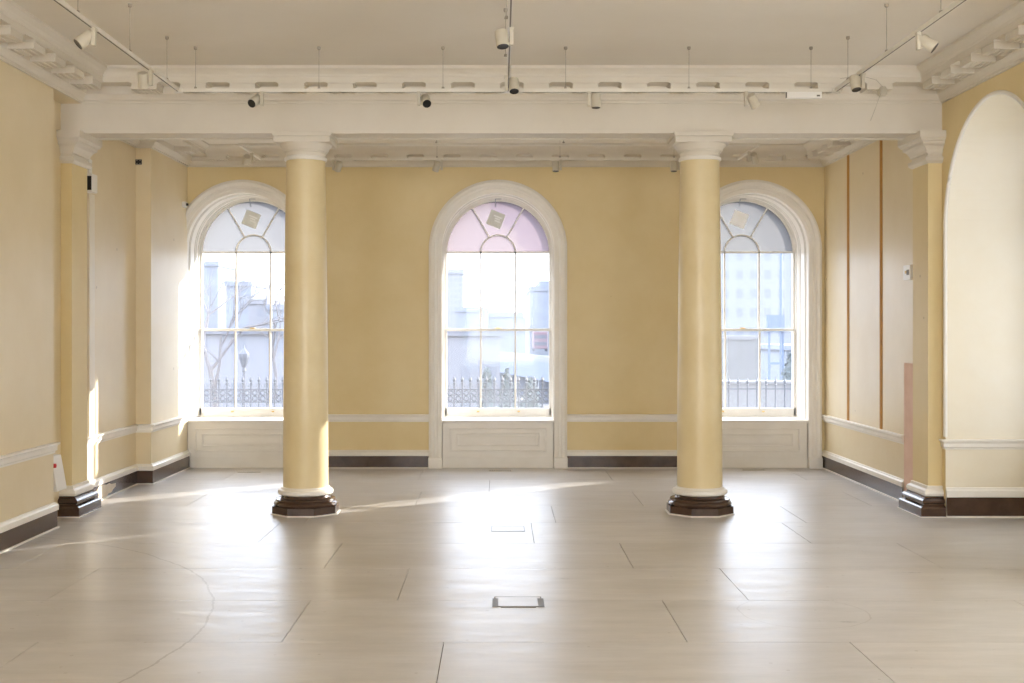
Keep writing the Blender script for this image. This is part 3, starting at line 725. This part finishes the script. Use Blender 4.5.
for cx, yy, lab in ((-3.52, 16.85, 'left window'), (0.005, 17.03, 'middle window'), (3.62, 17.12, 'right window')):
    t = empty('floor_grille', (cx, yy, 0), 'narrow slotted floor grille in front of the ' + lab, 'floor grille', 'floor grilles below the windows')
    MB().box(-.17, .17, -.045, .045, 0, .003).build('frame', M['lamp'], t)
    sl = MB()
    for k in range(10): sl.box(-.155+k*.0315, -.155+k*.0315+.022, -.033, .033, .003, .004)
    sl.build('slots', M['slot'], t)

# ------------------------------------------------------------------ outside
E = {}
E['ground'] = mat('outside_paving', (0.084, 0.084, 0.089), 0.9, var=0.2, vscale=.3)
E['grass'] = mat('outside_lawn', (0.072, 0.089, 0.067), 0.9, var=0.3, vscale=.5)
E['iron'] = mat('railing_paint', (0.025, 0.030, 0.048), 0.6)
E['stone'] = mat('grey_stone', (0.081, 0.081, 0.084), 0.9, var=0.3, vscale=2)
E['stone2'] = mat('pale_parapet_stone', (0.106, 0.106, 0.113), 0.9, var=0.2, vscale=1.5)
E['bark'] = mat('bark', (0.056, 0.050, 0.056), 0.9)
E['leaf'] = mat('evergreen_shrub', (0.039, 0.050, 0.053), 0.9, var=0.5, vscale=8)
E['blue'] = mat('blue_painted_steel', (0.045, 0.072, 0.123), 0.5)
E['redbus'] = mat('red_bus_paint', (0.107, 0.061, 0.078), 0.5)
E['busglass'] = mat('bus_window', (0.056, 0.067, 0.084), 0.2)
def facade(name, c1, c2, sx_, sz_, frac=0.5):
    """wall with a regular grid of window glass"""
    m = bpy.data.materials.new(name); m.use_nodes = True; n = m.node_tree.nodes; l = m.node_tree.links; b = n['Principled BSDF']
    b.inputs['Roughness'].default_value = .7
    t = n.new('ShaderNodeTexCoord'); s = n.new('ShaderNodeSeparateXYZ'); l.new(t.outputs['Object'], s.inputs[0])
    def cell(sock, size, fr):
        a = n.new('ShaderNodeMath'); a.operation = 'DIVIDE'; a.inputs[1].default_value = size; l.new(sock, a.inputs[0])
        f = n.new('ShaderNodeMath'); f.operation = 'FRACT'; l.new(a.outputs[0], f.inputs[0])
        g = n.new('ShaderNodeMath'); g.operation = 'LESS_THAN'; g.inputs[1].default_value = fr; l.new(f.outputs[0], g.inputs[0]); return g.outputs[0]
    add = n.new('ShaderNodeMath'); add.operation = 'ADD'; l.new(s.outputs['X'], add.inputs[0]); l.new(s.outputs['Y'], add.inputs[1])
    mu = n.new('ShaderNodeMath'); mu.operation = 'MULTIPLY'; l.new(cell(add.outputs[0], sx_, frac), mu.inputs[0]); l.new(cell(s.outputs['Z'], sz_, frac), mu.inputs[1])
    mx = n.new('ShaderNodeMix'); mx.data_type = 'RGBA'; mx.inputs['A'].default_value = (*c1, 1); mx.inputs['B'].default_value = (*c2, 1)
    l.new(mu.outputs[0], mx.inputs['Factor']); l.new(mx.outputs['Result'], b.inputs['Base Color']); return m
E['fac1'] = facade('pale_office_facade', (0.135, 0.142, 0.156), (0.102, 0.112, 0.134), 1.1, 1.5)
E['fac2'] = facade('blue_grey_tower_facade', (0.102, 0.117, 0.148), (0.086, 0.100, 0.131), 3, 3.4)
E['fac3'] = facade('pale_brick_facade', (0.100, 0.103, 0.123), (0.075, 0.084, 0.107), 2.4, 3.2, .4)
E['bridge'] = mat('bridge_blue_paint', (0.085, 0.105, 0.155), 0.8, var=.2, vscale=.2)
E['roof'] = mat('grey_roof', (0.089, 0.097, 0.121), .8)
GZ = -0.9
mb = MB(); mb.box(-60, 60, YO+.02, 45, GZ-.3, GZ); struct(mb.build('ground', E['ground']), 'paved forecourt outside the windows', 'ground')
mb = MB(); mb.box(-500, 500, 45, 900, -9.3, -9); struct(mb.build('ground', E['ground']), 'distant lower ground beyond the forecourt', 'ground')
def px(x, D): return (x-500)*D/1200
def pz(y, D): return 2+(330-y)*D/1200
def building(x0, x1, ytop, D, depth, m, label, zb=-9.0, steps=(), group='buildings outside'):
    a, b = px(x0, D), px(x1, D); h = pz(ytop, D); cx = (a+b)/2
    t = empty('building', (cx, D, zb), label, 'building', group); hw_ = (b-a)/2
    MB().box(-hw_, hw_, 0, depth, 0, h-zb).build('walls', m, t)
    MB().box(-hw_-.2, hw_+.2, -.25, depth+.2, h-zb, h-zb+.6*D/150).build('roof_parapet', m, t)
    for (u0, u1, yt) in steps:
        q0, q1 = px(u0, D)-cx, px(u1, D)-cx; hh = pz(yt, D)
        MB().box(q0, q1, depth*.2, depth*.8, h-zb, hh-zb).build('roof_block', E['fac2'], t)
    return t
# through left window
building(196, 218, 266, 210, 14, E['fac2'], 'slim pale tower seen at the left of the left window')
building(226, 251, 286, 190, 20, E['fac2'], 'blocky mid-height building behind the bare tree, left window', steps=((233, 249, 281),))
building(248, 266, 304, 170, 16, E['fac3'], 'low stepped block right of the blocky building, left window', steps=((258, 266, 300),))
building(266, 300, 310, 160, 16, E['fac2'], 'wide low block partly behind the left column', steps=((271, 286, 304),))
building(160, 302, 334, 75, 12, E['fac3'], 'long brick terrace filling the lower left window')
# through middle window
building(446, 463, 274, 320, 20, E['fac1'], 'very faint tall block at the left of the middle window')
building(456, 487, 312, 260, 20, E['fac2'], 'flat-roofed block left of centre in the middle window', steps=((462, 486, 308),))
building(484, 523, 317, 282, 20, E['fac2'], 'low wide building in the centre of the middle window', steps=((492, 512, 313),))
building(505, 528, 322, 380, 12, E['fac2'], 'low building at the foot of the tall tower')
tw = building(530, 572, 291, 305, 60, E['fac2'], 'tall stepped tower at the right of the middle window', steps=((536, 572, 285), (541, 572, 279)))
building(420, 500, 336, 110, 10, E['fac3'], 'brick terrace low in the middle window')
# through right window
building(700, 800, 215, 95, 30, E['fac1'], 'large pale office block filling the right window')
building(786, 860, 350, 70, 8, E['fac2'], 'low structure at the right edge of the right window')
# bridge with bus
br = empty('bridge', (px(560, 150), 150, -9), 'curving road bridge seen through the middle window', 'bridge')
D0 = 150; N = 20; deck = MB(); par = MB(); pier = []
pts = []
for k in range(N+1):
    s = k/N; xx = 470 + 110*s; D = 235 - 95*s; yy = 350.5 + 9*s**1.3
    pts.append((px(xx, D)-px(560, 150), D-150, pz(yy, D)+9))
def ribbon(mb, z0, z1, wid):
    vs = []
    for (x, y, z) in pts: vs += [(x, y, z+z0), (x, y, z+z1), (x+wid*.6, y+wid, z+z1), (x+wid*.6, y+wid, z+z0)]
    fs = [(k*4+a, (k+1)*4+a, (k+1)*4+(a+1) % 4, k*4+(a+1) % 4) for k in range(N) for a in range(4)] + [(0, 1, 2, 3), (4*N, 4*N+1, 4*N+2, 4*N+3)]
    mb.add(vs, fs)
ribbon(deck, -3.6, -.9, 9); deck.build('deck', E['bridge'], br); ribbon(par, -.9, 0, .4); par.build('parapet', E['fac1'], br)
for k in (0, 4, 8, 12, 16, 20):
    x, y, z = pts[k]; MB().box(x+.5, x+4, y+.5, y+4, 0, z-3.6).build('pier', E['bridge'], br)
Db = 212; bx, bz = px(540.5, Db), pz(350.5, Db)
bus = empty('bus', (bx, Db, bz), 'red double-decker bus crossing the bridge', 'bus')
MB().box(-1.25, 1.25, 0, 9, .3, 3.3).build('body', E['redbus'], bus, bevel=.1)
MB().box(-1.1, 1.1, -.03, 0, .9, 1.5).build('windscreen', E['busglass'], bus); MB().box(-1.1, 1.1, -.03, 0, 2.1, 2.7).build('upper_windscreen', E['busglass'], bus)
for sx_ in (-1, 1):
    for yy in (1.5, 7):
        ring_ = [(sx_*1.15+q_, yy+.5*math.cos(PI*k_/8), .3+.5*math.sin(PI*k_/8)) for q_ in (-.12, .12) for k_ in range(16)]
        w2 = MB(); w2.add(ring_, [tuple(range(16)), tuple(range(16, 32))] + [(k_, (k_+1) % 16, 16+(k_+1) % 16, 16+k_) for k_ in range(16)]); w2.build('wheel', E['iron'], bus)
# gantry sign, mast (right window)
t = empty('mast', (px(781, 60), 60, GZ-8), 'tall blue mast in the right window', 'mast')
MB().tube([(0, 0, 0), (0, 0, 26)], .085, n=8, r2=.06).build('pole', E['blue'], t); MB().box(-.3, .3, -.3, .3, 0, .5).build('base', E['stone'], t)
t = empty('gantry_sign', (px(775, 48), 48, GZ-8), 'blue framed sign board on two legs in the right window', 'sign')
zt = pz(315, 48)-(GZ-8); zb_ = pz(332, 48)-(GZ-8)
MB().box(-.34, .36, -.1, .1, zb_, zt).build('sign_board', E['blue'], t)
for x in (-.24, .30): MB().box(x-.045, x+.045, -.05, .05, 0, zb_).build('post', E['blue'], t)
MB().box(-.24, .30, -.04, .04, zb_-1.3, zb_-1.2).build('cross_bar', E['blue'], t)
t = empty('stone_pier', (px(744, 33), 33, GZ), 'square grey stone pier outside the right window', 'pier')
hh = pz(336, 33)-GZ; MB().box(-.45, .45, 0, .9, 0, hh-.1).build('shaft', E['stone'], t); MB().box(-.47, .47, -.02, .92, hh-.1, hh).build('cap', E['stone2'], t)
t = empty('parapet_wall', (px(770, 28), 28, GZ), 'low stone parapet wall behind the right railings', 'wall')
hh = pz(381, 28)-GZ; MB().box(-2.4, 3.0, 0, .4, 0, hh-.06).build('wall', E['stone2'], t); MB().box(-2.42, 3.02, -.05, .45, hh-.06, hh).build('coping', E['stone2'], t)
def shrub(x, D, ytop, r, label, m=E['leaf']):
    X = px(x, D); h = pz(ytop, D)-GZ
    t = empty('conical_shrub', (X, D, GZ), label, 'shrub', 'clipped shrubs outside')
    MB().tube([(0, 0, 0), (0, 0, h*.4)], .04, n=6).build('stem', E['bark'], t)
    rnd = random.Random(x); b = MB(); n = 260
    for k in range(n):
        u = rnd.random(); a = rnd.random()*2*PI; rr = r*(1-u)**.6*(.75+.3*rnd.random()); z = .12*h + u*h*.88
        p = Vector((rr*math.cos(a), rr*math.sin(a), z)); s = .06+.03*rnd.random()
        d1 = Vector((rnd.uniform(-1,1), rnd.uniform(-1,1), rnd.uniform(-.3,1))).normalized()*s; d2 = d1.orthogonal().normalized()*s*.7
        b.add([p-d1, p+d2, p+d1, p-d2], [(0,1,2,3)])
    b.lathe([(r*.9, .1*h), (r*.7, .45*h), (r*.35, .8*h), (.03, .98*h)], n=10)
    b.build('foliage', m, t)
shrub(487, 30, 368, .30, 'clipped cone shrub left of centre behind the middle railings')
shrub(507, 31, 369, .34, 'clipped cone shrub at the centre behind the middle railings')
shrub(531, 25, 378, .42, 'dark bushy shrub at the right behind the middle railings')
shrub(791, 40, 352, .5, 'leafy shrub at the right edge of the right window')
# iron railings: ornate for left and middle windows, plain spears for the right one
YF = 21.0
def railing(x0, x1, ornate, label):
    sp = .14 if ornate else .163
    t = empty('iron_railing', ((x0+x1)/2, YF, GZ), label, 'railing', 'iron railings outside'); cx = (x0+x1)/2
    top = 1.20-GZ if ornate else 1.17-GZ
    L = (x1-x0)/2; rr = MB()
    for z in ((top-.24, top-.46) if ornate else (top-.20,)) + (.15,): rr.box(-L, L, -.014, .014, z-.012, z+.012)
    rr.build('rails', E['iron'], t)
    n = int((x1-x0)/sp)
    proto = None; rings = MB()
    for k in range(n):
        x = -L + sp*(k+.5)
        if proto is None:
            b = MB(); b.lathe([(.014, 0), (.014, top-.14), (.026, top-.13), (.014, top-.115), (.030, top-.07), (.001, top)], n=6)
            proto = b.build('bar', E['iron'], t); proto.location = (x, 0, 0)
        else:
            c = proto.copy(); COL.objects.link(c); c.parent = t; c.location = (x, 0, 0)
        if ornate:
            for zz in (top-.30, top-.40): 
                R = .042; xx = x + sp/2
                rings.tube([(xx+R*math.cos(a*PI/5), 0, zz+R*math.sin(a*PI/5)) for a in range(11)], .014, n=5)
            rings.tube([(x-.05, 0, top-.20), (x-.028, 0, top-.13), (x, 0, top-.20), (x+.028, 0, top-.13), (x+.05, 0, top-.20)], .008, n=4)
    if ornate: rings.build('scroll_band', E['iron'], t)
railing(-5.55, -3.45, True, 'ornate black iron railing outside the left window')
railing(-1.15, 1.15, True, 'ornate black iron railing outside the middle window')
railing(3.6, 5.6, False, 'plain black spear railing outside the right window')
# lamp post and bare tree outside left window
t = empty('lamp_post', (px(244, 27), 27, GZ), 'dark iron lamp post outside the left window', 'lamp post'); zt = pz(345, 27)-GZ
MB().lathe([(.10, 0), (.09, .3), (.04, .5), (.03, zt-.6), (.05, zt-.58), (.03, zt-.5)], n=10).build('post', E['iron'], t)
MB().lathe([(.05, zt-.5), (.12, zt-.28), (.12, zt-.2), (.03, zt-.08), (.012, zt)], n=8).build('lantern', E['iron'], t)
def tree(x, D, H, label, seed):
    rnd = random.Random(seed); t = empty('bare_tree', (px(x, D), D, GZ), label, 'tree'); tm = MB(); bmh = MB()
    def grow(p, d, ln, r, dep):
        q = p; pts_ = [p]
        for k in range(4):
            d = (d + Vector((rnd.uniform(-.22,.22), rnd.uniform(-.22,.22), rnd.uniform(-.05,.14)))).normalized(); q = q + d*ln/4; pts_.append(q)
        (tm if dep == 0 else bmh).tube(pts_, r, n=6 if dep < 2 else 4, r2=r*.6)
        if dep < 5:
            for k in range(3 if dep < 3 else 2):
                a = rnd.uniform(.35, .85); ax = Vector((rnd.uniform(-1,1), rnd.uniform(-1,1), rnd.uniform(-.2,.2))).normalized()
                grow(pts_[rnd.choice((2,3,4,4))], (Matrix.Rotation(a, 3, ax) @ d).normalized(), ln*.68, r*.55, dep+1)
    grow(Vector((0,0,0)), Vector((0,0,1)), H*.38, .10, 0)
    tm.build('trunk', E['bark'], t); bmh.build('branches', E['bark'], t)
tree(218, 34, 6.2, 'bare-branched tree outside the left window', 3)
tree(276, 50, 6.0, 'bare-branched tree partly behind the left column', 11)
